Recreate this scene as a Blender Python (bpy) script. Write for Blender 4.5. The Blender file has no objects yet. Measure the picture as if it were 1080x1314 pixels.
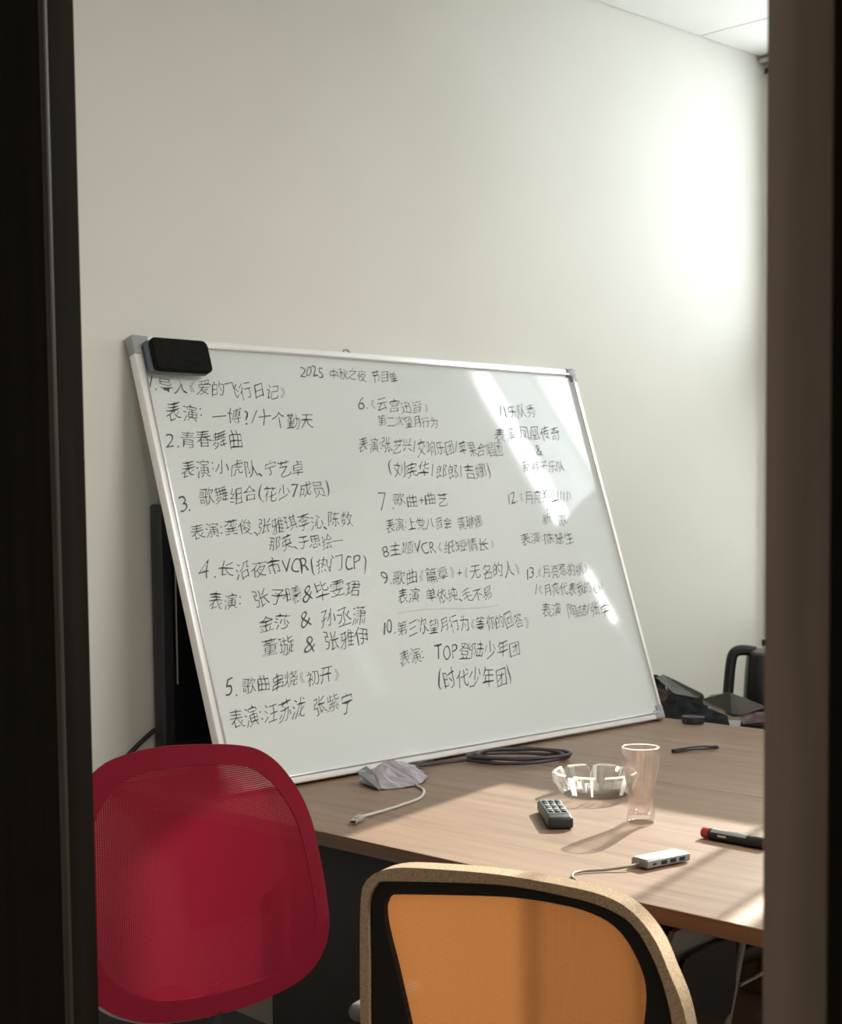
import bpy, bmesh, math, random
from mathutils import Vector, Matrix
random.seed(7)
SC = bpy.context.scene
COL = SC.collection
PI = math.pi
R = math.radians
# ------------------------------------------------------------------ camera, sky, sun, exposure
CAM = Vector((0, 0, 1.371))
cd = bpy.data.cameras.new('camera'); cam = bpy.data.objects.new('camera', cd); COL.objects.link(cam)
Rv = Vector((.71067, -.70344, -.0104)); Uv = Vector((.05619, .04202, .99754)); Fv = Vector((.70127, .70951, -.06939))
m = Matrix((Rv, Uv, -Fv)).transposed().to_4x4(); m.translation = CAM
cam.matrix_world = m
cd.sensor_fit = 'HORIZONTAL'; cd.sensor_width = 36; cd.lens = 1986.46 / 1080 * 36
cd.shift_y = (775.6 - 657) / 1080; cd.clip_start = .02
cd.dof.use_dof = True; cd.dof.focus_distance = 2.75; cd.dof.aperture_fstop = 11
SC.camera = cam
SC.view_settings.view_transform = 'Standard'; SC.view_settings.look = 'None'
SC.view_settings.gamma = 1; SC.view_settings.use_curve_mapping = False
SC.view_settings.exposure = 0.0
w = bpy.data.worlds.new('sky'); SC.world = w; w.use_nodes = True
bg = w.node_tree.nodes['Background']; bg.inputs[0].default_value = (.93, .97, 1, 1); bg.inputs[1].default_value = 16.5
SUN_AZ, SUN_EL = R(14), R(29)
sd = bpy.data.lights.new('sun', 'SUN'); sun = bpy.data.objects.new('sun', sd); COL.objects.link(sun)
sd.energy = 19.0; sd.angle = R(.6); sd.color = (1, .94, .84)
dv = Vector((-math.cos(SUN_AZ) * math.cos(SUN_EL), -math.sin(SUN_AZ) * math.cos(SUN_EL), -math.sin(SUN_EL)))
sun.rotation_euler = dv.to_track_quat('-Z', 'Y').to_euler(); sun.location = (7, 3, 4)
def area(name, loc, rot, sx, sy, e, col=(1, 1, 1), portal=False):
    l = bpy.data.lights.new(name, 'AREA'); o = bpy.data.objects.new(name, l); COL.objects.link(o)
    l.shape = 'RECTANGLE'; l.size = sx; l.size_y = sy; l.energy = e; l.color = col
    o.location = loc; o.rotation_euler = rot
    if portal: l.cycles.is_portal = True
    return o
area('window_portal', (4.62, .2, 1.8), (0, R(90), 0), 2.0, 5.4, 1, portal=True)
area('corridor_lamp', (.1, -1.0, 2.70), (0, 0, 0), .5, .5, 40, (1, .93, .85))
area('room_fill_light', (2.6, .2, 2.76), (0, 0, 0), 1.2, .6, 64, (1, .985, .94))  # added fill with no fixture behind it; lifts the walls
# ------------------------------------------------------------------ materials
def mat(name, col, rough=.5, metal=0, spec=.5, **kw):
    M = bpy.data.materials.new(name); M.use_nodes = True
    b = M.node_tree.nodes['Principled BSDF']
    b.inputs['Base Color'].default_value = (*col, 1); b.inputs['Roughness'].default_value = rough
    b.inputs['Metallic'].default_value = metal; b.inputs['Specular IOR Level'].default_value = spec
    for k, v in kw.items(): b.inputs[k.replace('_', ' ')].default_value = v
    return M
def N(M, t, **kw):
    n = M.node_tree.nodes.new(t)
    for k, v in kw.items(): setattr(n, k, v)
    return n
def L(M, a, b): M.node_tree.links.new(a, b)
def noise_mat(name, c1, c2, rough, scale=(1, 1, 1), ns=8, detail=6, bump=0, spec=.5, lo=.35, hi=.65, metal=0):
    M = mat(name, c1, rough, metal, spec); b = M.node_tree.nodes['Principled BSDF']
    tc = N(M, 'ShaderNodeTexCoord'); mp = N(M, 'ShaderNodeMapping'); mp.inputs['Scale'].default_value = scale
    n = N(M, 'ShaderNodeTexNoise'); n.inputs['Scale'].default_value = ns; n.inputs['Detail'].default_value = detail
    r = N(M, 'ShaderNodeValToRGB'); e = r.color_ramp.elements
    e[0].position = lo; e[1].position = hi; e[0].color = (*c1, 1); e[1].color = (*c2, 1)
    L(M, tc.outputs['Object'], mp.inputs[0]); L(M, mp.outputs[0], n.inputs[0]); L(M, n.outputs[0], r.inputs[0]); L(M, r.outputs[0], b.inputs['Base Color'])
    if bump:
        bp = N(M, 'ShaderNodeBump'); bp.inputs['Strength'].default_value = bump; bp.inputs['Distance'].default_value = .002
        L(M, n.outputs[0], bp.inputs['Height']); L(M, bp.outputs[0], b.inputs['Normal'])
    return M
def wood_mat(name, c1, c2, c3, axis, rough=.4, spec=.5, fine=1.0):
    """long streaks along the given axis ('X','Y','Z')"""
    M = mat(name, c1, rough, 0, spec); b = M.node_tree.nodes['Principled BSDF']
    tc = N(M, 'ShaderNodeTexCoord'); mp = N(M, 'ShaderNodeMapping')
    s = [26 * fine, 26 * fine, 26 * fine]; s['XYZ'.index(axis)] = 1.3 * fine; mp.inputs['Scale'].default_value = s
    n = N(M, 'ShaderNodeTexNoise'); n.inputs['Scale'].default_value = 1.6; n.inputs['Detail'].default_value = 9; n.inputs['Roughness'].default_value = .62
    n.inputs['Distortion'].default_value = .25
    r = N(M, 'ShaderNodeValToRGB'); e = r.color_ramp.elements
    e[0].position = .30; e[0].color = (*c1, 1); e[1].position = .72; e[1].color = (*c3, 1)
    x = r.color_ramp.elements.new(.5); x.color = (*c2, 1)
    L(M, tc.outputs['Object'], mp.inputs[0]); L(M, mp.outputs[0], n.inputs[0]); L(M, n.outputs[0], r.inputs[0]); L(M, r.outputs[0], b.inputs['Base Color'])
    bp = N(M, 'ShaderNodeBump'); bp.inputs['Strength'].default_value = .08; bp.inputs['Distance'].default_value = .001
    L(M, n.outputs[0], bp.inputs['Height']); L(M, bp.outputs[0], b.inputs['Normal'])
    return M
def glass_mat(name, tint, edge=.08, rough=.02, body=.0, bodycol=(1, 1, 1)):
    """thin clear glass: lets light through, mirrors by angle"""
    M = bpy.data.materials.new(name); M.use_nodes = True; nt = M.node_tree; nt.nodes.remove(nt.nodes['Principled BSDF'])
    out = nt.nodes['Material Output']
    t = N(M, 'ShaderNodeBsdfTransparent'); t.inputs[0].default_value = (*tint, 1)
    g = N(M, 'ShaderNodeBsdfGlossy'); g.inputs['Roughness'].default_value = rough; g.inputs[0].default_value = (1, 1, 1, 1)
    f = N(M, 'ShaderNodeLayerWeight'); f.inputs[0].default_value = .35
    mr = N(M, 'ShaderNodeMapRange'); mr.inputs[1].default_value = 0; mr.inputs[2].default_value = 1; mr.inputs[3].default_value = edge; mr.inputs[4].default_value = .55
    mx = N(M, 'ShaderNodeMixShader'); L(M, f.outputs['Fresnel'], mr.inputs[0]); L(M, mr.outputs[0], mx.inputs[0]); L(M, t.outputs[0], mx.inputs[1]); L(M, g.outputs[0], mx.inputs[2])
    last = mx
    if body:
        d = N(M, 'ShaderNodeBsdfDiffuse'); d.inputs[0].default_value = (*bodycol, 1)
        tl = N(M, 'ShaderNodeBsdfTranslucent'); tl.inputs[0].default_value = (*bodycol, 1)
        a = N(M, 'ShaderNodeAddShader'); L(M, d.outputs[0], a.inputs[0]); L(M, tl.outputs[0], a.inputs[1])
        m2 = N(M, 'ShaderNodeMixShader'); m2.inputs[0].default_value = body
        L(M, mx.outputs[0], m2.inputs[1]); L(M, a.outputs[0], m2.inputs[2]); last = m2
    L(M, last.outputs[0], out.inputs[0])
    return M
def mesh_fabric(name, ca, cb, pitch, hole, transl=.35, rough=.8):
    """woven chair mesh: tiny holes in a staggered grid, drawn in the UV layer that is laid out in metres"""
    M = mat(name, ca, rough, 0, .2); nt = M.node_tree; b = nt.nodes['Principled BSDF']; out = nt.nodes['Material Output']
    uv = N(M, 'ShaderNodeUVMap'); sp = N(M, 'ShaderNodeSeparateXYZ'); L(M, uv.outputs[0], sp.inputs[0])
    def math_(op, a, b_=None):
        n = N(M, 'ShaderNodeMath', operation=op)
        for i, v in enumerate((a, b_)):
            if v is None: continue
            if isinstance(v, (int, float)): n.inputs[i].default_value = v
            else: L(M, v, n.inputs[i])
        return n.outputs[0]
    k = 2 * PI / pitch
    a = math_('MULTIPLY', math_('ADD', sp.outputs[0], sp.outputs[1]), k * .7071)
    c = math_('MULTIPLY', math_('SUBTRACT', sp.outputs[0], sp.outputs[1]), k * .7071)
    v = math_('MULTIPLY', math_('ADD', math_('MULTIPLY', math_('SINE', a), math_('SINE', c)), 1.0), .5)
    r = N(M, 'ShaderNodeValToRGB'); r.color_ramp.elements[0].color = (*ca, 1); r.color_ramp.elements[1].color = (*cb, 1); L(M, v, r.inputs[0]); L(M, r.outputs[0], b.inputs['Base Color'])
    tl = N(M, 'ShaderNodeBsdfTranslucent'); L(M, r.outputs[0], tl.inputs[0])
    m1 = N(M, 'ShaderNodeMixShader'); m1.inputs[0].default_value = transl; L(M, b.outputs[0], m1.inputs[1]); L(M, tl.outputs[0], m1.inputs[2])
    last = m1
    if hole:
        tr = N(M, 'ShaderNodeBsdfTransparent')
        gt = math_('GREATER_THAN', v, 1 - hole)
        m2 = N(M, 'ShaderNodeMixShader'); L(M, gt, m2.inputs[0]); L(M, m1.outputs[0], m2.inputs[1]); L(M, tr.outputs[0], m2.inputs[2]); last = m2
    L(M, last.outputs[0], out.inputs[0])
    return M
M_wall = noise_mat('wall_paint', (.725, .718, .668), (.75, .743, .693), .85, ns=3, bump=.02, spec=.2)
M_ceil = noise_mat('ceiling_paint', (.77, .77, .74), (.80, .80, .77), .9, ns=4, spec=.1)
M_floor = wood_mat('floor_laminate', (.22, .135, .09), (.30, .19, .125), (.38, .25, .17), 'X', .35)
M_desk = wood_mat('desk_laminate', (.178, .110, .069), (.235, .149, .096), (.29, .188, .124), 'Y', .46, .35)
M_deskedge = wood_mat('desk_edge', (.10, .062, .038), (.135, .082, .05), (.17, .105, .065), 'Y', .5)
M_darkpanel = noise_mat('dark_laminate', (.007, .006, .005), (.011, .009, .007), .6, ns=20)
M_cab = wood_mat('brown_cabinet_wood', (.16, .10, .07), (.21, .13, .09), (.26, .17, .12), 'Z', .5)
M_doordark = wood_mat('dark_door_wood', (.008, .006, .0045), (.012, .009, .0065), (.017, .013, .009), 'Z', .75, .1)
M_frame = wood_mat('grey_brown_door_wood', (.165, .135, .112), (.195, .162, .138), (.225, .19, .165), 'Z', .6, .3)
M_board = noise_mat('whiteboard_enamel', (.655, .70, .69), (.68, .72, .71), .06, ns=2.2, spec=.55)
M_alu = mat('satin_aluminium', (.88, .88, .87), .35, .25)
M_alu2 = mat('brushed_aluminium', (.62, .62, .62), .3, .9)
M_cap = mat('grey_plastic', (.33, .34, .34), .45)
M_cap2 = mat('mauve_grey_plastic', (.22, .19, .21), .45)
M_ink = mat('marker_ink', (.06, .068, .07), .6, 0, .3)
M_pink = mat('faint_red_ink', (.58, .47, .46), .6, 0, .3)
M_black = mat('black_plastic', (.012, .012, .013), .42)
M_blackfelt = noise_mat('black_felt', (.008, .008, .007), (.014, .014, .012), .95, ns=120, bump=.3, spec=.1)
M_blue = mat('blue_grey_plastic', (.11, .15, .21), .45)
M_screen = mat('screen_glass', (.006, .006, .007), .18, 0, .5)
M_bezel = mat('dark_bezel', (.02, .02, .025), .35)
M_chrome = mat('chrome', (.75, .75, .76), .12, 1)
M_greymetal = mat('grey_powder_coat', (.42, .42, .41), .5, .2)
M_greysoft = mat('grey_plastic_shell', (.42, .43, .43), .6)
M_arm = mat('grey_armrest', (.17, .175, .175), .6)
def blind_mat(tr):
    M = bpy.data.materials.new('blind_fabric'); M.use_nodes = True; nt = M.node_tree; nt.nodes.remove(nt.nodes['Principled BSDF'])
    d = N(M, 'ShaderNodeBsdfDiffuse'); d.inputs[0].default_value = (.72, .72, .70, 1)
    t = N(M, 'ShaderNodeBsdfTranslucent'); t.inputs[0].default_value = (.55, .55, .52, 1)
    m_ = N(M, 'ShaderNodeMixShader'); m_.inputs[0].default_value = tr
    L(M, d.outputs[0], m_.inputs[1]); L(M, t.outputs[0], m_.inputs[2]); L(M, m_.outputs[0], nt.nodes['Material Output'].inputs[0])
    return M
M_blind = blind_mat(.04); M_blind2 = blind_mat(.85)
M_tint = glass_mat('tinted_window_glass', (.60, .62, .62), .06)  # tint added to dim the unseen bays in the board reflection
M_dimmed = glass_mat('dimmed_window_glass', (.78, .80, .80), .05)  # tinted as well, to weaken the sky glow on the wall
M_tumbler = glass_mat('rosy_clear_glass', (.985, .962, .952), .05, .04, .010, (.9, .72, .64))
M_ash = glass_mat('crystal_glass', (.985, .985, .98), .08, .03, .012, (.92, .90, .88))
M_glint = glass_mat('painted_glint_glass', (.96, .96, .96), .25, .10, .22, (.95, .93, .90))  # white body mixed in paints bright glints onto the glass edges
M_red = mesh_fabric('red_mesh', (.25, .008, .026), (.32, .012, .036), .0048, .12, .35)
M_redrim = mesh_fabric('red_edge_fabric', (.205, .007, .021), (.255, .009, .028), .0048, 0, .12)
M_orange = mesh_fabric('orange_mesh', (.48, .15, .035), (.80, .36, .125), .0046, .05, .16)
M_blackrim = mesh_fabric('black_edge_fabric', (.012, .011, .009), (.022, .02, .017), .0048, 0, 0)
M_beige = noise_mat('beige_edge_fabric', (.30, .215, .14), (.50, .38, .25), .85, ns=420, detail=2, bump=.3, spec=.1)
# ------------------------------------------------------------------ helpers
class MB:
    """collects shapes; build() links them as one mesh object"""
    def __init__(s): s.bm = bmesh.new()
    def box(s, c, d, rz=0, bevel=0, seg=2, rot=None):
        t = bmesh.new(); bmesh.ops.create_cube(t, size=1)
        bmesh.ops.scale(t, vec=d, verts=t.verts)
        if bevel: bmesh.ops.bevel(t, geom=t.edges[:], offset=bevel, segments=seg, affect='EDGES', profile=.5)
        M4 = Matrix.Translation(c) @ (rot.to_4x4() if rot is not None else Matrix.Rotation(rz, 4, 'Z'))
        bmesh.ops.transform(t, matrix=M4, verts=t.verts); s.add(t); return s
    def add(s, t, smooth=False):
        me = bpy.data.meshes.new('tmp'); t.to_mesh(me); t.free(); s.bm.from_mesh(me); bpy.data.meshes.remove(me)
    def tube(s, pts, r, n=8, closed=False, flat=1.0, cap=True):
        pts = [Vector(p) for p in pts]; k = len(pts); rings = []; nrm = None
        for i, p in enumerate(pts):
            if closed: tg = (pts[(i + 1) % k] - pts[i - 1]).normalized()
            else: tg = (pts[min(i + 1, k - 1)] - pts[max(i - 1, 0)]).normalized()
            if nrm is None:
                nrm = tg.orthogonal().normalized() if abs(tg.z) > .9 else Vector((0, 0, 1)).cross(tg).cross(tg).normalized() * -1
            nrm = (nrm - tg * nrm.dot(tg)).normalized(); bi = tg.cross(nrm)
            rr = r[i] if isinstance(r, (list, tuple)) else r
            rings.append([s.bm.verts.new(p + nrm * math.cos(2 * PI * j / n) * rr * flat + bi * math.sin(2 * PI * j / n) * rr) for j in range(n)])
        for i in range(k if closed else k - 1):
            a, b = rings[i], rings[(i + 1) % k]
            for j in range(n): s.bm.faces.new((a[j], a[(j + 1) % n], b[(j + 1) % n], b[j]))
        if cap and not closed: s.bm.faces.new(rings[0][::-1]); s.bm.faces.new(rings[-1])
        return s
    def lathe(s, prof, n=32, c=(0, 0, 0), rfn=None, close=True):
        """prof: list of (radius, z); rfn(theta, i, r, z) -> (r, z)"""
        rings = []
        for i, (r, z) in enumerate(prof):
            if r < 1e-5: rings.append([s.bm.verts.new((c[0], c[1], c[2] + z))]); continue
            ring = []
            for j in range(n):
                th = 2 * PI * j / n; rr, zz = (r, z) if rfn is None else rfn(th, i, r, z)
                ring.append(s.bm.verts.new((c[0] + rr * math.cos(th), c[1] + rr * math.sin(th), c[2] + zz)))
            rings.append(ring)
        for a, b in zip(rings, rings[1:]):
            for j in range(n):
                q = []
                for v in (a[j % len(a)], a[(j + 1) % n % len(a)], b[(j + 1) % n % len(b)], b[j % len(b)]):
                    if v not in q: q.append(v)
                if len(q) > 2: s.bm.faces.new(q)
        return s
    def build(s, name, M, parent=None, smooth=True, angle=35):
        bmesh.ops.recalc_face_normals(s.bm, faces=s.bm.faces[:])
        me = bpy.data.meshes.new(name); s.bm.to_mesh(me); s.bm.free(); me.materials.append(M)
        if smooth:
            me.polygons.foreach_set('use_smooth', [True] * len(me.polygons)); me.set_sharp_from_angle(angle=R(angle))
        o = bpy.data.objects.new(name, me); COL.objects.link(o)
        if parent: o.parent = parent
        return o
def tag(o, label, cat, group=None, kind=None):
    if label: o['label'] = label
    if cat: o['category'] = cat
    if group: o['group'] = group
    if kind: o['kind'] = kind
    return o
def thing(name, label, cat, loc=(0, 0, 0), rot=(0, 0, 0), group=None):
    o = bpy.data.objects.new(name, None); COL.objects.link(o); o.location = loc; o.rotation_euler = rot
    o.empty_display_size = .1
    return tag(o, label, cat, group)
def structure(o): o['kind'] = 'structure'; return o
def catmull(pts, n, closed=False):
    P = [Vector(p) for p in pts]; k = len(P); out = []
    segs = k if closed else k - 1
    for i in range(segs):
        if closed: a, b, c, d = P[i - 1], P[i], P[(i + 1) % k], P[(i + 2) % k]
        else: a, b, c, d = P[max(i - 1, 0)], P[i], P[i + 1], P[min(i + 2, k - 1)]
        for j in range(n):
            t = j / n
            out.append(.5 * ((2 * b) + (c - a) * t + (2 * a - 5 * b + 4 * c - d) * t * t + (3 * b - a - 3 * c + d) * t ** 3))
    if not closed: out.append(P[-1])
    return out
# ------------------------------------------------------------------ room
WY, WX, CZ = 2.881, 4.456, 2.79
structure(MB().box((1.6, .2, -.05), (6.4, 6.4, .1)).build('floor', M_floor, smooth=False))
structure(MB().box((1.6, WY + .06, 1.4), (6.4, .12, 2.84)).build('wall_back', M_wall, smooth=False))
structure(MB().box((1.6, -2.56, 1.4), (6.4, .12, 2.84)).build('wall_front', M_wall, smooth=False))
ceil = structure(MB().box((1.6, .2, CZ + .07), (6.4, 6.4, .1)).build('ceiling', M_ceil, smooth=False))
for i, (x0, x1) in enumerate([(-1.3, .49), (.49, 1.69), (1.69, 2.89), (2.89, 4.087), (4.087, 4.456)]):
    for j, (y0, y1) in enumerate([(-2.5, .44), (.44, 2.881)]):
        MB().box(((x0 + x1) / 2, (y0 + y1) / 2, CZ + .01), (x1 - x0 - .006, y1 - y0 - .006, .02), bevel=.002, seg=1).build('ceiling_panel', M_ceil, ceil, smooth=False)
b = MB().box((-1.36, .2, 1.4), (.12, 6.4, 2.84)); structure(b.build('wall_corridor', M_wall, smooth=False))
b = MB()   # wall with the doorway the camera looks through
b.box((1.06, 2.35, 1.4), (.12, 1.07, 2.8)); b.box((1.06, -1.0, 1.4), (.12, 3.0, 2.8)); b.box((1.06, 1.16, 2.5), (.12, 1.31, .58))
structure(b.build('wall_left', M_wall, smooth=False))
# right door frame post
fr = structure(MB().box((1.06, .6145, 1.1), (.13, .055, 2.2), bevel=.002).build('trim_1', M_frame))
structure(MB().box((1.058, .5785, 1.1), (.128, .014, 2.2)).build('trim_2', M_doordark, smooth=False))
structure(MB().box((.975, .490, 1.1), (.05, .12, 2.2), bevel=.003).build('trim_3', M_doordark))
# left sliding leaf, dark, in front of the doorway wall
dl = structure(MB().box((.981, 2.19, 1.12), (.038, 1.245, 2.2), bevel=.0015).build('door_1', M_doordark))
MB().box((.9615, 1.5715, 1.12), (.006, .012, 2.2), bevel=.002).build('edge_strip', noise_mat('dark_edge_strip', (.028, .023, .018), (.034, .028, .022), .45, ns=10), dl)
# window wall (never in direct view; it lights the room and shows in the board)
b = MB()
b.box((WX + .06, .19, .44), (.12, 5.5, .88)); b.box((WX + .06, .19, 2.79), (.12, 5.5, .10))
b.box((WX + .06, 2.86, 1.81), (.12, .13, 1.9)); b.box((WX + .06, -2.5, 1.81), (.12, .12, 1.9))
structure(b.build('wall_right', M_wall, smooth=False))
win = thing('window_1', None, None); win['kind'] = 'structure'
M_wf = mat('window_frame_white', (.62, .62, .60), .4)
b = MB(); b.box((WX + .016, .19, 1.79), (.06, 5.3, .20), bevel=.004); b.build('transom', M_wf, win)
for y in (2.77, 2.085, 1.925, .75, -.4, -1.55):
    MB().box((WX + .016, y, 1.81), (.05, .045 if y not in (1.925, 2.085) else .007, 1.86), bevel=.004).build('mullion', M_wf, win)
MB().box((WX + .016, 1.855, 1.19), (.03, .15, .52), bevel=.003).build('streak_blocker', M_wf, win)  # unseen opaque piece added to cut the lower end of the board streak
for z in (.905, 2.72): MB().box((WX + .016, .19, z), (.05, 5.2, .05), bevel=.004).build('rail', M_wf, win)
for y0, y1 in ((2.09, 2.75), (1.93, 2.08), (.77, 1.83), (-.38, .73), (-1.53, -.42), (-2.44, -1.57)):
    for z0, z1 in ((.93, 1.69), (1.89, 2.70)):
        MB().box((WX + .018, (y0 + y1) / 2, (z0 + z1) / 2), (.006, y1 - y0, z1 - z0)).build('pane', M_dimmed if y0 > 2.03 or y0 == .77 else M_tint, win, smooth=False)
def blind(y0, y1, z0, z1, lab, g=None, M=None):
    t = thing('roller_blind', lab, 'blind', (WX - .035, (y0 + y1) / 2, z1), group=g)
    MB().box((0, 0, (z0 - z1) / 2), (.002, y1 - y0, z1 - z0)).build('fabric', M or M_blind, t, smooth=False)
    MB().tube([(0, (y0 - y1) / 2, z0 - z1), (0, (y1 - y0) / 2, z0 - z1)], .009, 8).build('bottom_bar', M_cap, t)
    MB().tube([(0, (y0 - y1) / 2, 0), (0, (y1 - y0) / 2, 0)], .018, 10).build('roller', M_cap, t)
blind(.68, 1.867, .9, 2.73, 'pale roller blind drawn down beside the narrow window gap')
blind(-.42, .66, .9, 2.73, 'pale roller blind, second window bay from the narrow gap')
blind(-1.55, -.45, .9, 2.73, 'pale roller blind, third window bay from the narrow gap')
blind(-2.42, -1.57, .9, 2.73, 'pale roller blind in the last bay by the front wall')
blind(2.10, 2.76, .9, 1.76, 'added short pale blind, unseen, shaping the light at the lower corner pane', M=M_blind2)  # added: blocks low sun from the table, passes soft light to the corner
blind(1.90, 2.085, .9, 1.76, 'added narrow short blind, unseen, dimming the board reflection beside the window gap')  # added to keep the lower bay dull where the board mirrors it
rl = tag(MB().box((WX - .030, 1.3, CZ - .016), (.03, 3.15, .016), bevel=.003).build('curtain_rail', M_alu2), 'grey curtain rail end under the ceiling in the far corner', 'rail')
# ------------------------------------------------------------------ tables
def table(x0, x1, y0, y1, lab, near):
    t = thing('meeting_table', lab, 'table', ((x0 + x1) / 2, (y0 + y1) / 2, 0), group=None)
    cx, cy = (x0 + x1) / 2, (y0 + y1) / 2
    o = MB().box((0, 0, .7485), (x1 - x0 - .0025, y1 - y0, .003), bevel=.0008, seg=1).build('tabletop', M_desk, t, smooth=False)
    MB().box((0, 0, .735), (x1 - x0 - .003, y1 - y0, .024), bevel=.001, seg=1).build('edge_band', M_deskedge, t, smooth=False)
    xs = x0 + .09 if near else x1 - .09
    MB().box((xs - cx, (2.08 if near else 2.68) - cy, .36), (.025, .66 if near else .30, .724), bevel=.002).build('leg_panel', M_darkpanel, t)
    MB().box((xs - cx, .45 - cy, .36), (.025, .5, .724), bevel=.002).build('leg_panel', M_darkpanel, t)
    MB().box((0, 2.78 - cy, .56), (x1 - x0 - .3, .018, .30), bevel=.002).build('modesty_panel', M_darkpanel, t)
    return t
table(1.8675, 2.692, .2, 2.86, 'wood-grain meeting table nearest the doorway, sunlit, holding tumbler and ashtray', True)
table(2.692, 3.489, .2, 2.86, 'wood-grain meeting table beyond the long seam, mostly in shade', False)
t = thing('side_cabinet', 'low cabinet beyond the table end, under the black kettle', 'cabinet', (3.97, 2.05, 0))
MB().box((0, 0, .335), (.78, 1.56, .67), bevel=.004).build('body', M_cab, t)
MB().box((0, 0, .68), (.80, 1.60, .02), bevel=.003).build('worktop', M_deskedge, t)
for k in range(3):
    d = MB().box((-.397, -.52 + .52 * k, .34), (.016, .50, .60), bevel=.003).build('door', M_cab, t)
    MB().tube([(-.415, -.36 + .52 * k, .42), (-.415, -.36 + .52 * k, .54)], .005).build('handle', M_chrome, d)
# ------------------------------------------------------------------ whiteboard
TH = math.atan2(.94977, .31294)
BW, BH = 1.5, 1.021
wb = thing('whiteboard', 'white framed whiteboard covered in handwriting, leaning on the wall', 'whiteboard', (1.9444, 2.5414, .7565), (TH, 0, 0))
MB().box((BW / 2, BH / 2, -.006), (BW - .02, BH - .02, .012)).build('writing_surface', M_board, wb, smooth=False)
fw = .019
for nm, c, d in (('frame_rail', (BW / 2, BH - fw / 2, -.006), (BW - .06, fw, .024)), ('frame_rail', (BW / 2, fw / 2, -.006), (BW - .06, fw, .024)),
                 ('frame_rail', (fw / 2, BH / 2, -.006), (fw, BH - .06, .024)), ('frame_rail', (BW - fw / 2, BH / 2, -.006), (fw, BH - .06, .024))):
    fr_ = MB().box(c, d, bevel=.003, seg=3).build(nm, M_alu, wb)
    # raised inner bead
    dd = list(d); cc = list(c); k = 0 if d[0] < d[1] else 1; dd[k] = .004; dd[2] = .005; cc[k] += (.007 if c[k] < .3 else -.007); cc[2] = .0075
    MB().box(cc, dd, bevel=.0012).build('bead', M_alu2, fr_)
for (x, y, sx, sy) in ((0, BH, 1, -1), (BW, BH, -1, -1), (0, 0, 1, 1), (BW, 0, -1, 1)):
    b = MB(); big = .046 if (x, y) == (0, BH) else .040
    b.box((x + sx * big / 2 - sx * .002, y + sy * .011, -.006), (big, .0245, .029), bevel=.005, seg=3)
    b.box((x + sx * .011, y + sy * big / 2 - sy * .002, -.006), (.0245, big, .0288), bevel=.005, seg=3)
    o = b.build('corner_cap', M_cap if x == 0 or y == 0 else M_cap2, wb)
    if x and y: o['label'] = 'mauve-grey corner cap'
MB().tube([(.628, BH + .001, -.004), (.632, BH + .009, -.004), (.641, BH + .011, -.004), (.648, BH + .006, -.004), (.650, BH, -.004)], .0028, 6).build('hanging_hook', M_cap, wb)
# handwriting: flat ink on the board; characters placed one by one with a hand's unevenness
_fc = bpy.data.curves.new('ink_font', 'FONT'); _fc.fill_mode = 'BOTH'; _fc.resolution_u = 3; _fc.offset = -.013
_fo = bpy.data.objects.new('ink_font', _fc); COL.objects.link(_fo)
_gl = {}
def glyph(ch, off=-.013):
    k_ = (ch, off)
    if k_ not in _gl:
        _fc.offset = off; _fc.body = ch; bpy.context.view_layer.update()
        me = bpy.data.meshes.new_from_object(_fo.evaluated_get(bpy.context.evaluated_depsgraph_get()))
        vs = [(v.co.x, v.co.y) for v in me.vertices]; fs = [tuple(p.vertices) for p in me.polygons]
        bpy.data.meshes.remove(me); _gl[k_] = (vs, fs)
    return _gl[k_]
def wt(ch):
    if ch == ' ': return .55
    if ord(ch) < 128: return {'.': .3, '/': .42, '(': .42, ')': .42, '1': .38, ':': .35, '+': .55, '&': .75, '?': .6, '-': .8}.get(ch, .62)
    if ch in '《》': return .62
    if ch == '、': return .4
    return 1.0
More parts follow.
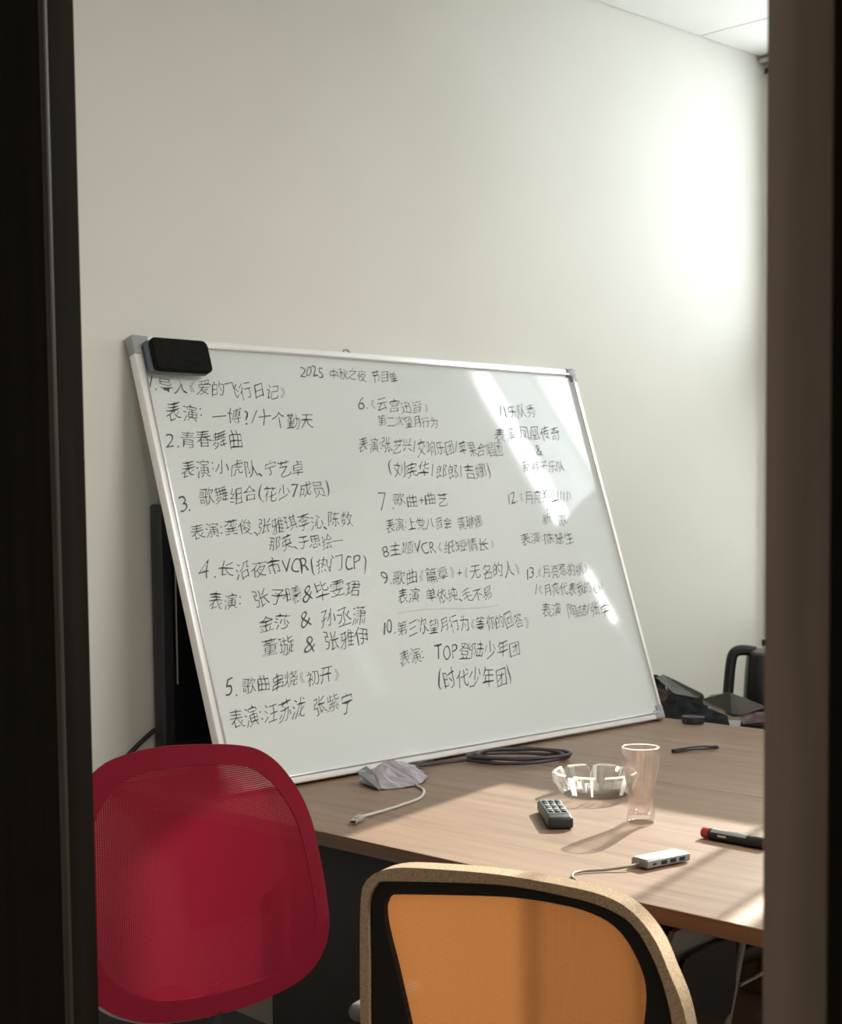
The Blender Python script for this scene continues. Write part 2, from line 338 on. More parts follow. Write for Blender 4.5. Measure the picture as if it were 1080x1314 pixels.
def write(text, u0, v0, u1, v1, h, M=None):
    V, Fc = [], []
    cjk = any(ord(c) > 0x2e80 for c in text)
    W = sum(wt(c) for c in text); cell = (u1 - u0) / W if u1 > u0 else h * .9; x = u0
    ph = random.random() * 6
    for i, ch in enumerate(text):
        wch = wt(ch) * cell; cx = x + wch / 2; x += wch
        if ch == ' ': continue
        f = (cx - u0) / max(u1 - u0, 1e-3) if u1 > u0 else 0
        cy = v0 + (v1 - v0) * f + random.uniform(-.08, .08) * h
        vs, fs = glyph(ch, -.014 if h < .055 else -.028)
        if not vs: continue
        xs = [v[0] for v in vs]; ys = [v[1] for v in vs]
        x0, x1, y0, y1 = min(xs), max(xs), min(ys), max(ys); gw, gh = max(x1 - x0, .02), max(y1 - y0, .02)
        full = ord(ch) > 0x2e80 and ch not in '、《》'
        s = h / .96 * random.uniform(.86, 1.08)
        if full:
            sx = min(cell * .94, h * 1.15) / .92; sy = s
            if gh < .3: sy = sx          # flat strokes such as yi keep their slimness
        elif ch in '《》': sx = sy = s * .72; 
        else:
            sy = h / .80 * random.uniform(.88, 1.0); sx = min(wch * .9 / gw, sy * 1.05)
            if ch in '.:+-': sx = sy = h * .95
            if ch in '/()': sy *= .95
        ang = R(random.uniform(-6, 7)); sh = random.uniform(.05, .34)
        my = (y0 + y1) / 2 if ch not in '.、' else (y0 + y1) / 2 + .32
        if full: my = .5 * (y0 + y1) * .6 + .36 * .4
        a1, a2, a3 = (random.uniform(0, 6) for _ in range(3)); am = .045
        base = len(V)
        for px, py in vs:
            X = px - (x0 + x1) / 2; Y = py - my
            X2 = X + am * math.sin(3.1 * Y * 2 + a1) + .02 * math.sin(9 * X + a3); Y2 = Y + am * math.sin(4.2 * X * 1.5 + a2) + .10 * X
            X2 *= sx; Y2 *= sy; X2 += sh * Y2
            V.append((cx + X2 * math.cos(ang) - Y2 * math.sin(ang), cy + X2 * math.sin(ang) + Y2 * math.cos(ang), .0006))
        Fc += [tuple(base + q for q in f_) for f_ in fs]
    me = bpy.data.meshes.new('handwriting'); me.from_pydata(V, [], Fc); me.materials.append(M or M_ink)
    o = bpy.data.objects.new('handwriting', me); COL.objects.link(o); o.parent = wb
    return o
TXT = [('2025 中秋之夜 节目单', .467, .964, .791, .964, .034), ('1.导入《爱的飞行日记》', .022, .911, .412, .909, .042), ('表演: 一博?/十个勤天', .053, .848, .475, .835, .044),
 ('2.青春舞曲', .033, .782, .250, .787, .044), ('表演:小虎队、宁艺卓', .058, .718, .412, .722, .041), ('3.', .032, .638, .032, .638, .046), ('歌舞组合(花少7成员)', .093, .652, .478, .668, .041),
 ('表演:龚俊、张雅琪李沁、陈数', .048, .572, .526, .595, .042), ('那英、于思绘—', .255, .541, .482, .540, .035), ('4.', .047, .486, .047, .486, .062), ('长沿夜市VCR(热门CP)', .101, .484, .540, .486, .044),
 ('表演:', .057, .413, .147, .416, .043), ('张予曦&毕雯珺', .176, .418, .498, .424, .045), ('金莎 & 孙丞潇', .175, .360, .498, .360, .045), ('董璇 & 张雅伊', .170, .300, .493, .308, .047),
 ('5.', .050, .225, .050, .225, .046), ('歌曲串烧《初开》', .096, .225, .379, .228, .041), ('表演:汪苏泷 张紫宁', .045, .155, .397, .162, .046),
 ('6.《云宫迅音》', .632, .887, .880, .886, .038), ('第二次望月行为', .684, .846, .897, .844, .031), ('表演:张艺兴/交响乐团/苹果合唱团', .600, .782, 1.119, .776, .043), ('(刘宪华/郎郎/吉娜)', .680, .720, 1.051, .712, .044),
 ('7.', .620, .638, .620, .638, .062), ('歌曲+曲艺', .672, .638, .866, .639, .038), ('表演:上党八音会 龚琳娜', .626, .575, .971, .577, .036), ('8主题VCR《纸短情长》', .594, .513, 1.000, .517, .036),
 ('9.歌曲《篇章》+《无名的人》', .571, .446, 1.072, .447, .040), ('表演 单依纯、毛不易', .611, .399, .943, .387, .037), ('10.第三次望月行为《等你的回答》', .538, .323, 1.054, .308, .042),
 ('表演:', .568, .249, .656, .249, .043), ('TOP登陆少年团', .689, .252, .997, .241, .045), ('(时代少年团)', .676, .187, .939, .171, .054),
 ('11乐队秀', 1.143, .885, 1.293, .890, .040), ('表演:凤凰传奇', 1.100, .817, 1.372, .826, .042), ('&', 1.25, .777, 1.25, .777, .040), ('新裤子乐队', 1.179, .727, 1.355, .730, .034),
 ('12.《月亮照山川》', 1.086, .640, 1.358, .648, .038), ('+', 1.232, .607, 1.232, .607, .018), ('新 歌', 1.205, .579, 1.307, .577, .032), ('表演:陈楚生', 1.098, .528, 1.317, .525, .036),
 ('13.《月亮惹的祸》', 1.086, .434, 1.344, .438, .038), ('/《月亮代表我的心》', 1.103, .386, 1.393, .384, .037), ('表演 陶喆/张宇', 1.111, .332, 1.390, .318, .041)]
for a in TXT: write(*a)
bpy.data.objects.remove(_fo); bpy.data.curves.remove(_fc)
V = [(.599 + .355 * i / 12, .357 + .0035 * math.sin(i * .5), .0005) for i in range(13)]
me = bpy.data.meshes.new('pen_line'); me.from_pydata(V + [(x, y - .0016, z) for x, y, z in V], [], [(i, i + 13, i + 14, i + 1) for i in range(12)]); me.materials.append(M_pink)
o = bpy.data.objects.new('pen_line', me); COL.objects.link(o); o.parent = wb; o['label'] = 'faint red marker line'
# eraser held on the board
er = thing('board_eraser', 'black felt board eraser stuck on the top left of the whiteboard', 'eraser')
er.matrix_world = Matrix.Translation((1.9444, 2.5414, .7565)) @ Matrix.Rotation(TH, 4, 'X') @ Matrix.Translation((.098, .9665, .0105))
MB().box((-.002, 0, .009), (.152, .073, .018), bevel=.005, seg=3).build('grip', M_blue, er)
b = MB(); t_ = bmesh.new(); bmesh.ops.create_cube(t_, size=1); bmesh.ops.scale(t_, vec=(.153, .076, .014), verts=t_.verts)
bmesh.ops.bevel(t_, geom=[e for e in t_.edges if abs(e.verts[0].co.z - e.verts[1].co.z) > .01], offset=.014, segments=5, affect='EDGES', profile=.5)
bmesh.ops.bevel(t_, geom=[e for e in t_.edges if e.calc_face_angle(0) > 1], offset=.003, segments=2, affect='EDGES')
bmesh.ops.translate(t_, vec=(.001, 0, .025), verts=t_.verts); b.add(t_); b.build('felt_pad', M_blackfelt, er)
# ------------------------------------------------------------------ television behind the board
tv = thing('television', 'black flat television on the wall behind the whiteboard', 'television', (2.6, 2.84, .80))
MB().box((0, .005, .28), (1.22, .045, .56), bevel=.006).build('housing', M_bezel, tv)
MB().box((0, -.0195, .282), (1.17, .003, .50)).build('screen', M_screen, tv, smooth=False)
MB().box((0, .034, .28), (.4, .022, .3)).build('wall_mount', M_greymetal, tv, smooth=False)
MB().box((-.578, -.0215, .34), (.003, .004, .36), bevel=.001).build('side_trim', M_cap, tv)
cp = catmull([(2.02, 2.862, .867), (1.985, 2.868, .852), (1.93, 2.872, .813), (1.87, 2.872, .765), (1.80, 2.870, .70), (1.76, 2.87, .55), (1.75, 2.87, .32)], 6)
tag(MB().tube(cp, .0055, 8).build('power_cord', M_black), 'black power cord hanging from the television down the wall', 'cord')
# ------------------------------------------------------------------ chairs
def smooth_polar(pts, c, n=120):
    P = catmull([(p[0], p[1], 0) for p in pts], 8, closed=True)
    out = []
    for k in range(n):
        th = 2 * PI * k / n; d = Vector((math.cos(th), math.sin(th))); best = 0
        for i in range(len(P)):
            a = Vector((P[i].x - c[0], P[i].y - c[1])); b_ = Vector((P[(i + 1) % len(P)].x - c[0], P[(i + 1) % len(P)].y - c[1]))
            e = b_ - a; den = d.x * e.y - d.y * e.x
            if abs(den) < 1e-9: continue
            t = (a.x * e.y - a.y * e.x) / den; s = (a.x * d.y - a.y * d.x) / den
            if t > 0 and -1e-6 <= s <= 1 + 1e-6: best = max(best, t)
        out.append(best)
    return out
def ring_surface(c, r0, r1, dep, thick, n=120, steps=10, name='mesh', M=None, parent=None, crown=0.0):
    """sheet between two polar outlines (r0 may be 0); local x = s, y = depth, z = height; UV in metres"""
    bm = bmesh.new(); uvl = bm.loops.layers.uv.new('UVMap'); rings = []
    def pt(k, t, off):
        th = 2 * PI * k / n; a = r0[k] if r0 else 0; r = a + (r1[k] - a) * t
        s = c[0] + r * math.cos(th); z = c[1] + r * math.sin(th)
        edge = 1.0
        return (s, dep(s, z) + off * edge, z)
    ts = [i / steps for i in range(steps + 1)]
    def sheet(off):
        rs = []
        for t in ts:
            if t == 0 and not r0: rs.append([bm.verts.new(pt(0, 0, off))] * n)
            else: rs.append([bm.verts.new(pt(k, t, off)) for k in range(n)])
        for a, b_ in zip(rs, rs[1:]):
            for k in range(n):
                q = []
                for v in (a[k], a[(k + 1) % n], b_[(k + 1) % n], b_[k]):
                    if v not in q: q.append(v)
                bm.faces.new(q)
        return rs
    A = sheet(-thick / 2)
    if thick > .0015:
        B = sheet(thick / 2)
        for a, b_ in ((A[-1], B[-1]),) + (((A[0], B[0]),) if r0 else ()):
            for k in range(n): bm.faces.new((a[k], a[(k + 1) % n], b_[(k + 1) % n], b_[k]))
        bmesh.ops.recalc_face_normals(bm, faces=bm.faces[:])
    for f in bm.faces:
        for l in f.loops: l[uvl].uv = (l.vert.co.x, l.vert.co.z)
    me = bpy.data.meshes.new(name); bm.to_mesh(me); bm.free(); me.materials.append(M)
    me.polygons.foreach_set('use_smooth', [True] * len(me.polygons)); me.set_sharp_from_angle(angle=R(50))
    o = bpy.data.objects.new(name, me); COL.objects.link(o); o.parent = parent
    return o
def tube_uv(o):
    me = o.data; uv = me.uv_layers.new(name='UVMap')
    for l in me.loops:
        v = me.vertices[l.vertex_index].co; uv.data[l.index].uv = (v.x + v.y, v.z)
def chair_lower(t, seatM, shellM, armx, arms=True, yseat=.27, zd=0):
    """seat, gas lift, star base, castors, arms; sitter faces +y"""
    b = MB(); b.box((0, yseat, .455 + zd), (.47, .46, .06), bevel=.028, seg=4); b.build('seat', seatM, t)
    MB().box((0, yseat, .415), (.30, .30, .025), bevel=.006).build('seat_plate', M_black, t)
    MB().tube([(0, yseat - .05, .41), (0, .02, .44), (0, .0, .50), (0, .022, .60)], [.02, .02, .017, .014], 8).build('back_support', shellM, t)
    MB().tube([(0, yseat, .41), (0, yseat, .26), (0, yseat, .259), (0, yseat, .10)], [.018, .018, .027, .027], 14).build('gas_lift', M_chrome, t)
    for k in range(5):
        a = 2 * PI * k / 5 + .3; dx, dy = math.cos(a), math.sin(a)
        l = MB().tube([(dx * .02, yseat + dy * .02, .105), (dx * .15, yseat + dy * .15, .09), (dx * .29, yseat + dy * .29, .072)], [.024, .02, .014], 8, flat=.8).build('base_arm', shellM, t)
        c = MB()
        for q in (-1, 1): c.tube([(dx * .29 - dy * .008 * q, yseat + dy * .29 + dx * .008 * q, .026), (dx * .29 - dy * .022 * q, yseat + dy * .29 + dx * .022 * q, .026)], .026, 14)
        c.tube([(dx * .29, yseat + dy * .29, .026), (dx * .29, yseat + dy * .29, .07)], .006, 6)
        c.build('castor', M_black, l)
    if arms:
        for q in (-1, 1):
            x = armx * q
            MB().tube(catmull([(x * .72, yseat, .43), (x * .97, yseat + .0, .44), (x, yseat - .08, .50), (x, yseat - .12, .60)], 5), .014, 8).build('arm_post', shellM, t)
            MB().box((x, yseat - .13, .61), (.052, .16, .028), bevel=.013, seg=3).build('armrest', M_arm, t)
# red chair
RED = [(-.187, .971), (-.143, .988), (-.081, .994), (-.007, .989), (.053, .98), (.093, .966), (.135, .936), (.181, .883), (.211, .829), (.235, .751), (.251, .68), (.254, .639), (.238, .603), (.194, .575), (.127, .563), (.027, .557), (-.072, .561), (-.135, .572), (-.185, .598), (-.222, .64), (-.243, .71), (-.247, .79), (-.24, .87), (-.222, .93)]
rc = thing('office_chair', 'red mesh-backed office chair at the left end of the table', 'chair', (1.456, 1.936, 0), (0, 0, R(-4)))
dep = lambda s, z: .035 * (s / .22) ** 2
cR = (0, .78); rr = smooth_polar(RED, cR)
ri = [r * .865 - .004 for r in rr]
ring_surface(cR, None, ri, dep, .001, name='mesh_back', M=M_red, parent=rc)
ring_surface(cR, ri, rr, lambda s, z: dep(s, z) + .001, .0045, steps=4, name='back_frame', M=M_redrim, parent=rc)
MB().tube([(cR[0] + rr[k] * math.cos(2 * PI * k / 120), dep(cR[0] + rr[k] * math.cos(2 * PI * k / 120), 0) + .009, cR[1] + rr[k] * math.sin(2 * PI * k / 120)) for k in range(66, 120)] +
          [(cR[0] + rr[k] * math.cos(2 * PI * k / 120), dep(cR[0] + rr[k] * math.cos(2 * PI * k / 120), 0) + .009, cR[1] + rr[k] * math.sin(2 * PI * k / 120)) for k in range(0, 3)], .0045, 6).build('rim_strip', M_greymetal, rc)
chair_lower(rc, M_blackrim, M_black, .29, arms=False, zd=-.04)
# orange chair
OO = [(-.246, .611), (-.246, .684), (-.242, .799), (-.227, .83), (-.194, .848), (-.139, .858), (-.014, .865), (.097, .858), (.149, .847), (.179, .828), (.204, .796), (.221, .756), (.238, .711), (.248, .65), (.248, .56), (.22, .48), (.15, .445), (0, .435), (-.15, .445), (-.22, .48), (-.244, .54)]
OB = [(-.230, .614), (-.229, .70), (-.228, .79), (-.215, .82), (-.188, .832), (-.014, .851), (.097, .844), (.149, .831), (.179, .81), (.204, .765), (.221, .71), (.230, .64), (.228, .56), (.205, .495), (.145, .463), (0, .453), (-.145, .463), (-.205, .495), (-.228, .54)]
OI = [(-.160, .63), (-.182, .708), (-.196, .751), (-.203, .783), (-.197, .804), (-.174, .814), (-.015, .833), (.075, .832), (.128, .821), (.159, .80), (.181, .763), (.190, .728), (.187, .682), (.178, .62), (.165, .56), (.13, .52), (0, .505), (-.11, .52), (-.145, .57)]
oc = thing('office_chair', 'orange mesh-backed office chair with beige edge, in front of the table', 'chair', (1.522, 1.378, 0), (0, 0, R(-73)))
depo = lambda s, z: .03 * (s / .24) ** 2
cO = (0, .66); ro, rb, rin = (smooth_polar(p, cO) for p in (OO, OB, OI))
ring_surface(cO, None, [r + .004 for r in rin], lambda s, z: depo(s, z) + .007, .001, name='mesh_back', M=M_orange, parent=oc)
ring_surface(cO, rin, [r - .001 for r in rb], depo, .012, steps=4, name='back_frame', M=M_blackrim, parent=oc)
o = ring_surface(cO, rb, ro, lambda s, z: depo(s, z) + .006, .036, steps=3, name='edge_band', M=M_beige, parent=oc)
chair_lower(oc, M_blackrim, M_arm, .27)
# ------------------------------------------------------------------ far chair seen under the table
vc = thing('visitor_chair', 'black visitor chair with grey metal frame, partly seen under the table', 'chair', (2.62, 1.8, 0))
def prism(pts, y0, y1):
    bm = bmesh.new(); a = [bm.verts.new((x, y0, z)) for x, z in pts]; b_ = [bm.verts.new((x, y1, z)) for x, z in pts]; n = len(pts)
    bm.faces.new(a); bm.faces.new(b_[::-1])
    for i in range(n): bm.faces.new((a[i], a[(i + 1) % n], b_[(i + 1) % n], b_[i]))
    bmesh.ops.recalc_face_normals(bm, faces=bm.faces[:]); m_ = MB(); m_.bm.free(); m_.bm = bm; return m_
prism([(-.132, .40), (-.128, .425), (-.115, .441), (-.09, .447), (.03, .453), (.066, .455), (.062, .30), (.018, .283), (-.078, .325)], -.006, .006).build('side_panel', M_bezel, vc)
prism([(-.145, .40), (-.138, .46), (-.112, .492), (-.077, .496), (.045, .49), (.045, .44), (-.10, .43)], .02, .035).build('seat_shell', M_greysoft, vc)
MB().tube([(.085, 0, .475), (.098, 0, .433), (.042, 0, .271), (-.03, 0, .05), (-.04, 0, .012)], .0075, 10).build('leg', M_greymetal, vc)
MB().tube([(.085, .42, .475), (.098, .42, .433), (.042, .42, .271), (-.03, .42, .05), (-.04, .42, .012)], .0075, 10).build('leg', M_greymetal, vc)
MB().box((.26, .21, .392), (.34, .40, .045), bevel=.015, seg=3).build('seat', M_black, vc)
MB().tube([(.078, -.005, .347), (.17, -.005, .352), (.45, -.005, .36), (.47, -.005, .30), (.49, -.005, .02)], .006, 10).build('leg', M_chrome, vc)
MB().tube([(.078, .42, .347), (.17, .42, .352), (.45, .42, .36), (.47, .42, .30), (.49, .42, .02)], .006, 10).build('leg', M_chrome, vc)
# ------------------------------------------------------------------ things on the table
TZ = .75
# tumbler
gl = thing('tumbler', 'clear rosy glass tumbler with a narrow waist beside the ashtray', 'glass', (2.336, 1.776, TZ))
H_ = .144
prof_o = [(0, 0), (.0245, 0), (.0275, .003), (.0285, .012), (.0275, .022), (.0245, .034), (.0238, .046), (.0250, .062), (.0285, .080), (.0325, .098), (.0352, .114), (.0362, .126), (.0358, .138), (.0352, H_)]
prof_i = [(.0338, H_), (.0342, .130), (.0345, .120), (.0332, .108), (.030, .090), (.0262, .072), (.0228, .056), (.0215, .040), (.0215, .028), (.018, .017), (0, .014)]
flute = lambda th, i, r, z: (r * (1 + (.012 if .02 < z < .1 else 0) * math.cos(12 * th)), z)
MB().lathe(prof_o + prof_i, 72, rfn=flute).build('glass_body', M_tumbler, gl, angle=80)
MB().tube([(.0345 * math.cos(a), .0345 * math.sin(a), H_) for a in [2 * PI * k / 48 for k in range(48)]], .0011, 6, closed=True).build('rim', M_glint, gl)
# ashtray
at = thing('ashtray', 'round crystal glass ashtray with notched upright rim', 'ashtray', (2.497, 2.016, TZ))
prof = [(0, 0), (.066, 0), (.073, .006), (.078, .020), (.086, .040), (.089, .046), (.083, .046), (.076, .038), (.068, .020), (.058, .012), (0, .010)]
def af(th, i, r, z):
    k = abs(math.sin(4 * th)); nt = 1 if k > .25 else .62 + .38 * (k / .25)
    if i in (4, 5, 6, 7): return r * (1 + .02 * math.cos(16 * th)), z * nt
    return r * (1 + .02 * math.cos(16 * th) if i in (2, 3, 8) else 1), z
MB().lathe(prof, 128, rfn=af).build('bowl', M_ash, at, smooth=True, angle=12)
for k in range(13):
    a = 2 * PI * k / 13 + .3 * math.sin(k * 2.3); c_, s_ = math.cos(a), math.sin(a)
    MB().tube([(.074 * c_, .074 * s_, .008), (.081 * c_, .081 * s_, .024), (.088 * c_, .088 * s_, .045)], [.0022, .0028, .0034], 5).build('rib', M_glint, at, angle=10)
for k in range(8):
    a = 2 * PI * k / 8 + .39; pts = [(.084 * math.cos(a + d), .084 * math.sin(a + d), .047) for d in (-.26, -.13, 0, .13, .26)]
    MB().tube(pts, .0022, 5).build('rim_petal', M_glint, at, angle=10)
# remote
rm = thing('remote_control', 'dark remote control lying beside the ashtray', 'remote', (2.237, 1.905, TZ), (0, 0, math.atan2(1.97 - 1.84, 2.298 - 2.181)))
MB().box((0, 0, .0125), (.17, .048, .023), bevel=.006, seg=3).build('casing', mat('remote_plastic', (.022, .026, .025), .4), rm)
MB().box((.012, 0, .0242), (.13, .040, .002), bevel=.0008).build('face_plate', mat('grey_face', (.10, .115, .11), .45), rm, smooth=False)
Mb1 = mat('dark_button', (.02, .022, .022), .5); Mb2 = mat('light_button', (.22, .25, .235), .5)
for i in range(6):
    for j in range(3):
        MB().box((-.038 + i * .019, -.0125 + j * .0125, .0262), (.012, .0085, .003), bevel=.0012).build('button', Mb2 if (i in (1, 3)) else Mb1, rm)
# usb hub with cord
hb = thing('usb_hub', 'silver usb hub with three ports near the table edge', 'usb hub', (2.089, 1.546, TZ), (0, 0, R(-9)))
MB().box((0, 0, .009), (.100, .040, .014), bevel=.003, seg=3).build('casing', mat('silver_shell', (.30, .31, .31), .4, .4), hb)
MB().box((0, 0, .0165), (.088, .034, .0012), bevel=.0004).build('top_plate', mat('white_plate', (.50, .51, .49), .45), hb, smooth=False)
for s_ in (-1, 1): MB().box((s_ * .0465, 0, .0166), (.004, .032, .0012)).build('end_strip', M_cap, hb, smooth=False)
for k in range(3): MB().box((-.012 + .021 * k, -.0197, .009), (.0135, .0016, .0062), bevel=.0004).build('port', M_black, hb, smooth=False)
MB().box((-.034, -.0197, .009), (.008, .0016, .003)).build('port', M_black, hb, smooth=False)
cp = catmull([(2.040, 1.554, .759), (2.015, 1.558, .757), (1.985, 1.580, .7535), (1.955, 1.600, .7535), (1.930, 1.603, .7535), (1.908, 1.588, .7535), (1.892, 1.565, .7535), (1.872, 1.555, .755), (1.855, 1.548, .74), (1.852, 1.54, .66), (1.853, 1.53, .5)], 6)
co = MB().tube(cp, .0022, 8).build('cord', mat('taupe_cord', (.20, .15, .12), .5)); co['label'] = 'thin brown cord'
bpy.context.view_layer.update(); co.parent = hb; co.matrix_parent_inverse = hb.matrix_world.inverted()
# marker pen
mk = thing('marker_pen', 'black marker pen with red end at the right of the table', 'marker', (2.303, 1.612, TZ + .0105), (0, 0, R(-92)))
MB().tube([(.0, 0, 0), (.002, 0, 0), (.003, 0, 0), (.05, 0, 0)], [.006, .009, .0098, .0100], 18).build('cap', mat('red_plastic', (.42, .018, .02), .35), mk)
MB().tube([(.018, 0, -.0001), (.135, 0, -.0001)], .0103, 18).build('barrel', M_black, mk)
b = MB()
for k in range(5):
    a0 = R(50 + 20 * k); a1 = R(70 + 20 * k); r_ = .0108
    vs = [b.bm.verts.new((x, r_ * math.cos(a), r_ * math.sin(a))) for x, a in ((.024, a0), (.10, a0), (.10, a1), (.024, a1))]; b.bm.faces.new(vs)
b.build('label_band', mat('grey_label', (.30, .30, .30), .45), mk)
MB().box((.05, -.0108, .001), (.018, .0006, .0035)).build('print', mat('pale_print', (.6, .6, .6), .5), mk, smooth=False)
# thin dark pen further back
pn = thing('hair_clip', 'thin dark clip with knobbed ends lying on the shaded table', 'clip', (3.075, 2.174, TZ + .004), (0, 0, math.atan2(-.053, .124)))
MB().tube([(-.064, 0, 0), (-.058, 0, 0), (0, .002, .001), (.06, 0, .0)], [.0032, .0045, .0026, .0026], 8).build('lower_arm', M_black, pn)
MB().tube([(-.060, .001, .003), (-.02, .0, .007), (.03, 0, .007), (.064, 0, .002)], [.003, .0022, .0022, .004], 8).build('upper_arm', M_bezel, pn)
MB().tube([(.056, 0, -.001), (.056, 0, .007)], .005, 8).build('knob', M_black, pn)
MB().tube([(-.060, 0, -.001), (-.060, 0, .006)], .0055, 8).build('knob', M_black, pn)
# round black lid
ld = thing('jar_lid', 'small round black lid on the far table edge', 'lid', (3.452, 2.447, TZ))
MB().lathe([(0, .002), (.026, 0), (.030, .002), (.031, .014), (.029, .018), (0, .019)], 32).build('lid_body', M_black, ld)
MB().lathe([(.027, .018), (.029, .0205), (.0315, .018), (.031, .012)], 32).build('lid_rim', M_bezel, ld)
# coiled brown cable
pts = []
for k in range(0, 150):
    a = k / 150 * 2 * PI * 3.6 - 2.2; g_ = k / 150
    rx = .150 - .030 * math.sin(g_ * 9) - .02 * g_; ry = .088 - .012 * math.cos(g_ * 7) - .01 * g_
    ux, uy = Vector((.72, -.69)), Vector((.69, .72))
    p = Vector((2.695, 2.400)) + ux * math.cos(a) * (.112 - .014 * math.sin(g_ * 9)) + uy * math.sin(a) * (.072 + .010 * math.cos(g_ * 7))
    pts.append((p.x, min(p.y, 2.52), TZ + .006 + .011 * abs(math.sin(g_ * 7.5))))
tail = [(2.60, 2.47, TZ + .007), (2.53, 2.495, TZ + .006), (2.47, 2.505, TZ + .006), (2.40, 2.51, TZ + .006)]
pts = [Vector(p) for p in catmull(tail[::-1], 5)][:-1] + [Vector(p) for p in pts]
tag(MB().tube(pts, .0042, 8).build('coiled_cable', mat('brown_rubber', (.045, .032, .034), .5)), 'thick brown cable coiled on the table under the whiteboard', 'cable')
tag(MB().tube(catmull([(2.36, 2.522, TZ + .006), (2.46, 2.520, TZ + .006), (2.50, 2.528, TZ + .006), (2.53, 2.528, TZ + .005)], 5), .005, 8).build('black_cable', M_black), 'black cable lying along the foot of the whiteboard', 'cable')
# white cable with metal plug
uc = thing('charging_cable', 'white charging cable with metal plug by the crumpled bag', 'cable', (2.2, 2.25, TZ))
cp = catmull([(2.33, 2.40, .004), (2.30, 2.345, .004), (2.277, 2.302, .003), (2.235, 2.262, .003), (2.194, 2.237, .003), (2.14, 2.222, .003), (2.085, 2.208, .003), (2.035, 2.197, .004), (1.992, 2.184, .006)], 6)
MB().tube([(p.x - 2.2, p.y - 2.25, p.z) for p in cp], .0029, 8).build('lead', mat('white_rubber', (.55, .52, .48), .5), uc)
ang = math.atan2(2.184 - 2.148, 1.992 - 1.932); rot = Matrix.Rotation(ang, 3, 'Z')
MB().box((1.974 - 2.2, 2.173 - 2.25, .0075), (.034, .015, .010), rot=rot, bevel=.003, seg=2).build('plug_body', mat('plug_shell', (.36, .35, .32), .4), uc)
sh_ = MB().box((1.951 - 2.2, 2.159 - 2.25, .0075), (.018, .012, .006), rot=rot).build('plug_shell', M_alu2, uc, smooth=False)
MB().box((1.9415 - 2.2, 2.1535 - 2.25, .0078), (.002, .009, .0035), rot=rot).build('plug_slot', M_black, sh_, smooth=False)
# crumpled plastic bag
def poly_obj(name, V, F, M, parent, thick=.0012, sub=2, amp=.0025, smooth=False):
    bm = bmesh.new(); vs = [bm.verts.new(v) for v in V]
    for f in F: bm.faces.new([vs[i] for i in f])
    bmesh.ops.triangulate(bm, faces=bm.faces[:])
    if sub: bmesh.ops.subdivide_edges(bm, edges=bm.edges[:], cuts=sub, use_grid_fill=True)
    rnd = random.Random(3)
    for v in bm.verts: v.co += Vector((rnd.uniform(-1, 1), rnd.uniform(-1, 1), rnd.uniform(-.6, 1))) * amp
    me = bpy.data.meshes.new(name); bm.to_mesh(me); bm.free(); me.materials.append(M)
    if smooth: me.polygons.foreach_set('use_smooth', [True] * len(me.polygons))
    o = bpy.data.objects.new(name, me); COL.objects.link(o); o.parent = parent
    md = o.modifiers.new('t', 'SOLIDIFY'); md.thickness = thick; md.offset = 0
    return o
M_bag = noise_mat('mauve_plastic_film', (.23, .195, .215), (.34, .30, .325), .38, ns=14, bump=.4, spec=.5)
M_bagd = noise_mat('grey_plastic_film', (.10, .10, .10), (.17, .165, .17), .38, ns=14, bump=.4, spec=.5)
bag = thing('crumpled_bag', 'crumpled mauve-grey plastic bag at the foot of the whiteboard', 'bag')
B_ = {'a': (2.255, 2.425, .776), 'b': (2.315, 2.465, .789), 'c': (2.350, 2.455, .788), 'd': (2.322, 2.409, .768), 'e': (2.288, 2.400, .7655), 'f': (2.405, 2.455, .770), 'g': (2.387, 2.420, .7625),
      'h': (2.343, 2.403, .768), 'i': (2.383, 2.395, .7555), 'j': (2.318, 2.352, .7525), 'k': (2.262, 2.355, .7515), 'l': (2.222, 2.375, .7515), 'm': (2.30, 2.50, .758), 'n': (2.40, 2.485, .755), 'o': (2.235, 2.46, .756), 'q': (2.36, 2.40, .7505)}
ks = list(B_); V = [B_[k] for k in ks]; ix = {k: i for i, k in enumerate(ks)}
F = [[ix[c] for c in f] for f in ('abe', 'bde', 'bcd', 'chd', 'cfg', 'cgh', 'aek', 'ekj', 'edj', 'dhj', 'hgi', 'hij', 'akl', 'abo', 'bmo', 'bcm', 'cnm', 'cfn', 'fgi', 'fin', 'alo')]
poly_obj('film', V, F, M_bag, bag, amp=.0022)
poly_obj('left_flap', [(2.256, 2.43, .773), (2.222, 2.375, .7525), (2.214, 2.37, .752), (2.212, 2.43, .778), (2.22, 2.45, .781), (2.25, 2.45, .789)], [(0, 1, 2, 3), (0, 3, 4, 5)], M_bagd, bag, amp=.001)['label'] = 'dark grey folded flap'
poly_obj('right_flap', [(2.352, 2.462, .776), (2.395, 2.44, .770), (2.452, 2.452, .7555), (2.405, 2.475, .762)], [(0, 1, 2, 3)], M_bag, bag, sub=1, amp=.0008)
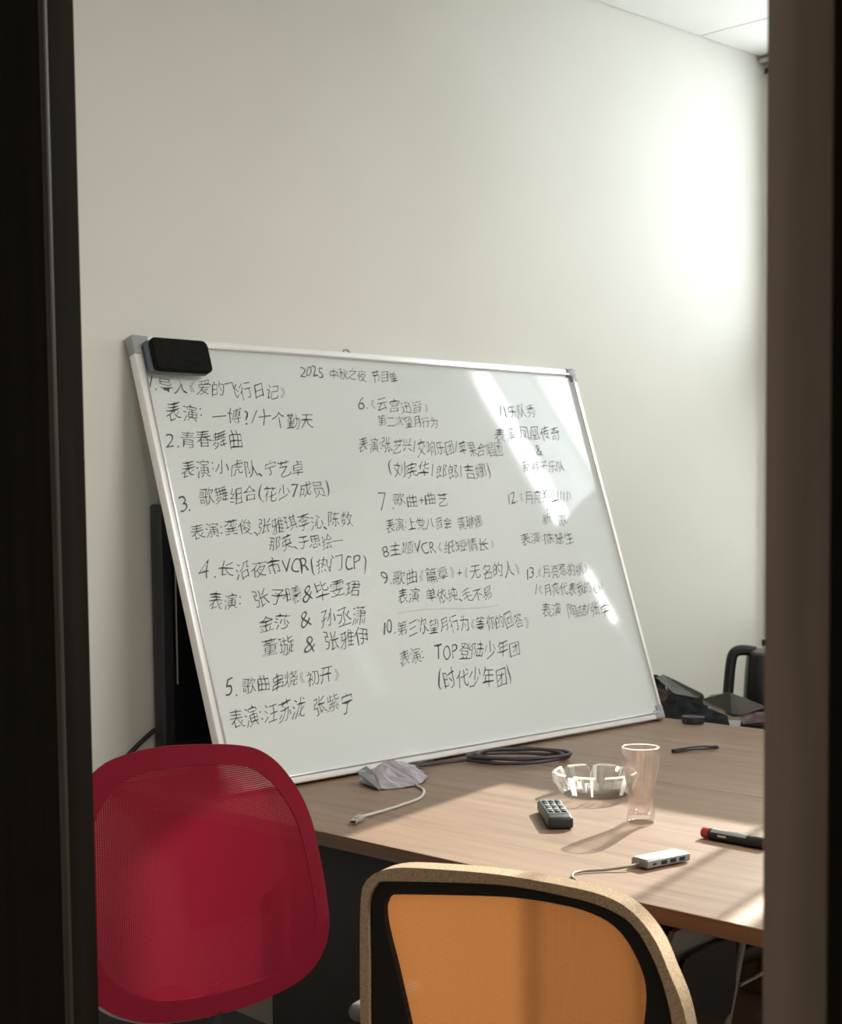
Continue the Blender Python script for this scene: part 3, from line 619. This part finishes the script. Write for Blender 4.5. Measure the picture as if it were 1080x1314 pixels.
# ------------------------------------------------------------------ behind the table: packet and kettle
M_foil = noise_mat('grey_foil', (.10, .104, .092), (.165, .17, .15), .5, ns=6)
M_print = noise_mat('printed_foil', (.010, .014, .015), (.035, .045, .06), .45, ns=30, lo=.45, hi=.62)
M_rosy = noise_mat('pink_print', (.09, .05, .055), (.19, .13, .13), .5, ns=40)
pk = thing('snack_packet', 'crumpled dark printed packet between the whiteboard corner and the kettle', 'packet')
X0 = 3.70
poly_obj('back_sheet', [(X0 + .03, 2.752, .836), (X0, 2.590, .795), (X0, 2.606, .781), (X0 - .02, 2.675, .79), (X0, 2.755, .828), (X0 + .06, 2.60, .72), (X0 + .06, 2.74, .72)], [(0, 1, 2, 3, 4), (0, 1, 5, 6)], M_foil, pk, amp=.001)
poly_obj('front_sheet', [(X0 - .04, 2.470, .812), (X0 + .02, 2.385, .772), (X0 - .02, 2.448, .748), (X0 - .03, 2.470, .750), (X0 - .02, 2.572, .766), (X0 - .01, 2.586, .780), (X0 + .0, 2.560, .793)], [(0, 1, 2, 3), (0, 3, 4, 5, 6)], M_foil, pk, amp=.001)
for o_ in [pk.children[-1]]:
    for v in o_.data.vertices: v.co.y += .03 * 0
poly_obj('printed_body', [(X0, 2.79, .836), (X0 + .02, 2.755, .832), (X0 - .02, 2.69, .785), (X0 - .03, 2.60, .775), (X0 - .04, 2.48, .745), (X0 - .05, 2.45, .70), (X0 - .05, 2.62, .70), (X0 - .03, 2.76, .71)], [(0, 1, 2, 7), (2, 3, 6, 7), (3, 4, 5, 6)], M_print, pk, amp=.003)
poly_obj('pink_patch', [(X0 - .045, 2.725, .806), (X0 - .045, 2.69, .798), (X0 - .045, 2.683, .778), (X0 - .045, 2.70, .768), (X0 - .045, 2.722, .775)], [(0, 1, 2, 3, 4)], M_rosy, pk, amp=.002)
poly_obj('tail', [(X0 - .01, 2.45, .748), (X0 + .02, 2.40, .758), (X0 + .03, 2.36, .757), (X0 + .0, 2.36, .735), (X0 - .02, 2.44, .722)], [(0, 1, 2, 3, 4)], M_rosy, pk, amp=.003)
kc = Vector((3.857, 2.463, .692)); hd = Vector((-.711, .703, 0))
kt = thing('electric_kettle', 'black electric kettle with loop handle beside the door frame', 'kettle', kc)
MB().lathe([(0, 0), (.082, 0), (.085, .004), (.085, .016), (.078, .022), (0, .022)], 40).build('power_base', M_black, kt)
MB().lathe([(0, .023), (.076, .023), (.080, .03), (.079, .08), (.075, .16), (.070, .205), (.066, .215), (0, .216)], 40).build('body', mat('kettle_black', (.014, .014, .013), .3), kt)
MB().lathe([(.066, .214), (.064, .222), (.045, .230), (.015, .234), (0, .234)], 32).build('lid', mat('kettle_grey_lid', (.09, .09, .085), .35), kt)
hp = [hd * .045 + Vector((0, 0, .222)), hd * .085 + Vector((0, 0, .226)), hd * .108 + Vector((0, 0, .216)), hd * .117 + Vector((0, 0, .18)), hd * .123 + Vector((0, 0, .11)), hd * .126 + Vector((0, 0, .068)), hd * .112 + Vector((0, 0, .048)), hd * .070 + Vector((0, 0, .050))]
MB().tube(catmull(hp, 5), .0155, 10).build('handle', M_black, kt)
MB().tube([-hd * .055 + Vector((0, 0, .17)), -hd * .092 + Vector((0, 0, .212))], [.024, .012], 12).build('spout', M_black, kt)
mg = thing('magazine', 'pale magazine lying flat beside the kettle', 'magazine', (3.76, 2.62, .690), (0, 0, .5))
MB().box((0, 0, .0045), (.15, .20, .009), bevel=.001).build('pages', mat('paper', (.55, .54, .52), .7), mg, smooth=False)
MB().box((0, 0, .0095), (.152, .202, .001)).build('cover', mat('pale_cover', (.50, .50, .50), .4), mg, smooth=False)
